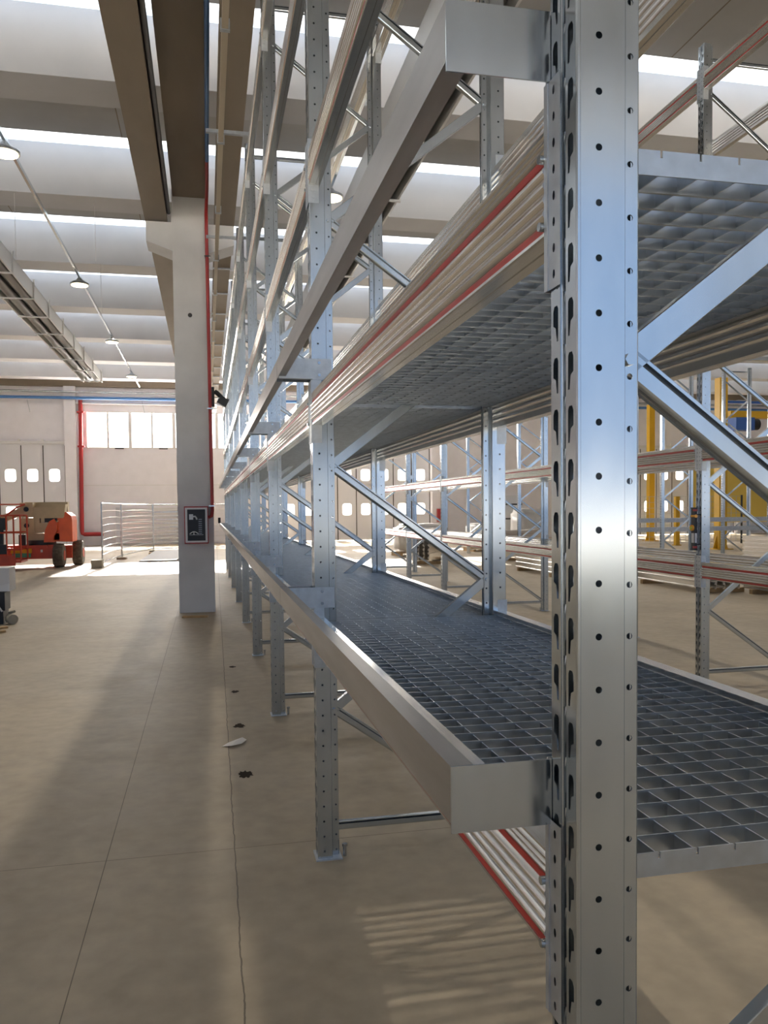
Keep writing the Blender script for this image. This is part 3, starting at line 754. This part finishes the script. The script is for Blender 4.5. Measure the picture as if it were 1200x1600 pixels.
sh = MB(); sh.add([(-2.75, 27.2, .02), (-1.55, 27.2, .02), (-1.1, 30.2, .22), (-2.4, 30.2, .22), (-2.75, 27.2, .05), (-1.55, 27.2, .05), (-1.1, 30.2, .25), (-2.4, 30.2, .25)], [(0, 1, 2, 3), (4, 5, 6, 7), (0, 1, 5, 4), (1, 2, 6, 5), (2, 3, 7, 6), (3, 0, 4, 7)])
tag(sh.obj('cover_sheet', 'sheet'), 'grey sheet lying tilted on the floor by the fence', 'sheet')
MB().box(-2.6, -1.3, 29.6, 30.1, 0, .19).obj('sheet_prop', 'wood', bpy.data.objects['cover_sheet'])
tag(MB().box(-6.4, -4.2, 36.2, 40.5, .001, .012).obj('floor_mat', 'sheet'), 'blue-grey mat on the floor near the red pipe', 'mat')

# ------------------------------------------------------------------ boom lift
bl = thing('boom_lift', (-6.0, 25.9, 0), 'orange boom lift with cream folded boom and basket, at the left edge', 'boom lift')
ch = MB(); ch.box(-2.2, .95, -.45, .45, .28, .62); ch.box(-2.0, .7, -.5, .5, .62, .70)
ch.prism([(-.2, .70), (.9, .70), (.95, .64), (.95, .60), (-.2, .60)], 'Y', -.42, .42)
ch.obj('chassis', 'orangered', bl)
dk_ = MB().box(-.35, .25, -.46, -.451, .46, .60); dk_.obj('decal', 'yellow', bl)
MB().box(-.30, .22, -.465, -.4515, .33, .46).obj('decal', 'green', bl)
MB().box(.5, .56, -.46, -.451, .48, .56).obj('reflector', 'frame', bl)
MB().box(-1.98, -1.8, -.46, -.451, .42, .54).obj('decal', 'yellow', bl)
def wheel(x, y, z=.37, r=.37, w_=.3):
    wm = MB(); n_ = 24
    wm.tube([(x, y-w_/2, z), (x, y-w_/2+.03, z), (x, y+w_/2-.03, z), (x, y+w_/2, z)], [r-.05, r-.012, r-.012, r-.05], n_)
    for i in range(n_):
        a = 2*PI*i/n_; c, s_2 = math.cos(a), math.sin(a); off = .04 if i % 2 else -.04
        p0 = Vector((x+c*(r-.006), y+off-.09, z+s_2*(r-.006))); p1 = Vector((x+c*(r-.006), y+off+.09, z+s_2*(r-.006)))
        wm.obox(p0, p1, .045, .016, up=(c, 0, s_2))
    o = wm.obj('wheel', 'rubber', bl)
    MB().tube([(x, y-w_/2-.012, z), (x, y+w_/2+.012, z)], .16, 14).obj('wheel_hub', 'orangered', o)
# wheels seen end-on: axle along X
def wheel_x(x, y, r=.37, w_=.3):
    wm = MB(); n_ = 24; z = r
    wm.tube([(x-w_/2, y, z), (x-w_/2+.03, y, z), (x+w_/2-.03, y, z), (x+w_/2, y, z)], [r-.05, r-.012, r-.012, r-.05], n_)
    for i in range(n_):
        a = 2*PI*i/n_; c, s_2 = math.cos(a), math.sin(a); off = .04 if i % 2 else -.04
        wm.obox((x+off-.09, y+c*(r-.006), z+s_2*(r-.006)), (x+off+.09, y+c*(r-.006), z+s_2*(r-.006)), .045, .016, up=(0, c, s_2))
    o = wm.obj('wheel', 'rubber', bl)
    MB().tube([(x-w_/2-.012, y, z), (x+w_/2+.012, y, z)], .16, 14).obj('wheel_hub', 'orangered', o)
wheel_x(1.02, -.35); wheel_x(1.42, .75, .40); wheel_x(-1.15, 1.05, .3)
MB().box(.6, 1.3, .2, .9, .25, .65).obj('axle', 'orangered', bl)
MB().tube([(.45, .1, .70), (.45, .1, .84)], .42, 20).obj('turntable', 'dark', bl)
# counterweight hood
hp = [(.28, .80), (.20, .95), (.30, 1.35), (.52, 1.50), (.60, 1.62), (.78, 1.70), (1.0, 1.70), (1.22, 1.58), (1.26, 1.45), (1.26, .78)]
MB().prism([(.58+.62*(x+.05), z) for x, z in hp], 'Y', -.2, .75).obj('counterweight_hood', 'orange', bl)
hp2 = [(-.05, .78), (.02, 1.15), (.22, 1.42), (.45, 1.50), (.58, 1.35), (.58, 1.15), (.40, .95), (.42, .78)]
MB().prism([(.58+.62*(x+.05), z) for x, z in hp2], 'Y', -.36, -.201).obj('hood_side_panel', 'orange', bl)
# booms
blk0 = len(bpy.data.objects); lift_new = set(bpy.data.objects)
bo = MB(); bo.box(-.95, -.58, -.30, .2, 1.55, 2.0); bo.box(-.58, .28, -.27, .17, 1.52, 1.86); bo.box(-.9, .35, .2, .5, 1.7, 2.02); bo.prism([(.02, 1.86), (.36, 1.95), (.30, 1.55), (.16, 1.55), (.10, 1.86)], 'Y', -.26, .16)
bo.obj('upper_boom', 'beige', bl)
bo = MB(); bo.box(-.93, -.56, -.30, .2, 1.05, 1.53); bo.prism([(-.56, 1.05), (-.1, 1.12), (.15, 1.45), (-.2, 1.38), (-.40, 1.38), (-.40, 1.52), (-.56, 1.52)], 'Y', -.27, .17); bo.box(-.36, -.26, -.28, .1, 1.40, 1.54)
bo.obj('lower_boom', 'beige', bl)
for z in (1.80, 1.30): MB().tube([(-.77, -.32, z), (-.77, -.301, z)], .075, 14).obj('boom_hole', 'dark', bl)
MB().box(-.8, .15, -.2, .3, .84, 1.05).obj('turret', 'beige', bl)
MB().box(-.35, .1, -.25, .12, 1.39, 1.52).obj('cable_guard', 'dark', bl)
MB().obox((-.95, .1, 1.75), (-1.55, .1, 1.5), .22, .22).obj('jib', 'beige', bl)
MB().box(-.98, -.80, -.44, -.3, .60, 1.02).obj('battery_box', 'dark', bl)
for o in set(bpy.data.objects)-lift_new: o.location.x += .86
# basket
bk = MB(); B0, B1, F0, F1 = -1.3, .18, -1.6, -.7
for z in (.62, 1.12, 1.62):
    bk.tube([(B0, F0, z), (B1, F0, z), (B1, F1, z), (B0, F1, z), (B0, F0, z)], .022, 8)
for x in (B0, -.2, B1):
    for y in (F0, F1): bk.tube([(x, y, .30), (x, y, 1.62)], .024, 8)
bk.box(B0, B1, F0, F1, .24, .30); bk.box(B0-.02, B1-.15, F0-.02, F0, .16, .45)
bk.tube([(-.4, F1, 1.62), (-.1, F1, 1.85), (.12, F1+.1, 1.95)], .025, 8)
bk.tube([(B0, F1, 1.95), (.12, F1+.1, 1.95)], .02, 8)
bk.obj('basket', 'orangered', bl)
MB().box(B0, -.22, F0-.05, F0+.25, 1.2, 1.55).box(B0, -.3, F0+.02, F0+.12, .55, 1.2).box(B0, -.2, F0-.06, F0+.1, .50, .78).obj('control_console', 'dark', bl)
MB().box(B0, -.62, F0-.071, F0-.061, .62, .95).obj('warning_plate', 'yellow', bl)

# ------------------------------------------------------------------ tools at the left edge
tr2 = thing('tool_trolley', (-3.86, 12.6, 0), 'grey and black tool trolley cut off by the left edge', 'trolley')
MB().box(-.4, .36, -.2, .2, .50, .86).obj('trolley_top', 'column', tr2)
MB().prism([(-.2, .5), (.36, .62), (.36, .5)], 'Y', -.21, -.2).obj('side_plate', 'tray', tr2)
MB().box(-.4, .28, -.18, .18, .20, .48).obj('drawer_block', 'dark', tr2)
MB().box(-.4, .27, -.26, .1, .0, .20).obj('lower_case', 'dark', tr2)
MB().box(.10, .20, -.27, -.261, .03, .16).obj('label_plate', 'tray', tr2)
MB().tube([(.02, -.22, .56), (.26, -.28, .2)], .014, 8).obj('handle', 'tray', tr2)
tag(MB().tube([(-3.52, 12.45, .075), (-3.44, 12.3, .075)], .075, 14).tube([(-3.53, 12.47, .16), (-3.43, 12.35, .19)], .02, 8).obj('cable_reel', 'concretefoot'), 'small pale roll beside the tool trolley', 'roll')
tag(MB().obox((-4.0, 11.2, .03), (-3.36, 11.55, .06), .1, .03).obox((-4.0, 11.05, .02), (-3.36, 11.42, .02), .08, .03).obj('timber_offcut', 'wood'), 'broken timber offcut on the floor at the left edge', 'timber')

# ------------------------------------------------------------------ floor marks and paper
def blot(x, y, rx, ry, label, seed):
    rnd = random.Random(seed); mb = MB(); n_ = 28; v = [(x, y, .0015)]
    for i in range(n_):
        a = 2*PI*i/n_; r = 1+rnd.uniform(-.28, .28); v.append((x+rx*r*math.cos(a), y+ry*r*math.sin(a), .001))
    mb.add(v, [(0, i+1, (i+1) % n_+1) for i in range(n_)]); o = mb.obj('oil_stain', 'stain'); tag(o, label, 'stain', 'oil stains beside the rack'); return o
for i, (x, y, rx, ry) in enumerate(((-.288, 4.259, .045, .07), (-.282, 5.479, .045, .06), (-.277, 6.717, .035, .05), (-.263, 7.967, .035, .05))):
    blot(x, y, rx, ry, ['dark stain on the floor nearest the camera, below the paper scrap', 'dark floor stain just beyond the paper scrap', 'third dark floor stain in the row beside the rack', 'faint farthest floor stain in the row beside the rack'][i], i+3)
pp = MB(); px, py = -.335, 4.98
pv = [(-.095, -.045, .002), (-.02, -.075, .014), (.05, -.02, .006), (.075, .0, .016), (.09, .06, .004), (.06, .075, .020), (-.0, .045, .012), (-.045, .02, .006)]
pp.add([(px+a, py+b_*1.2, c) for a, b_, c in pv]+[(px, py, .013)], [(i, (i+1) % 8, 8) for i in range(8)])
solid(tag(pp.obj('paper_scrap', 'paper'), 'crumpled white paper scrap on the floor joint beside the rack', 'paper scrap'), .001)
tag(MB().obox((-.92, 12.35, .012), (-.52, 12.30, .012), .14, .024).obj('timber_lath', 'wood'), 'flat wooden lath on the floor at the foot of the column', 'timber')
tag(MB().box(-.20, -.13, 22.6, 22.85, 1.344, 1.50).obj('black_box', 'dark'), 'small black box standing on the far end of the edge channel', 'box')
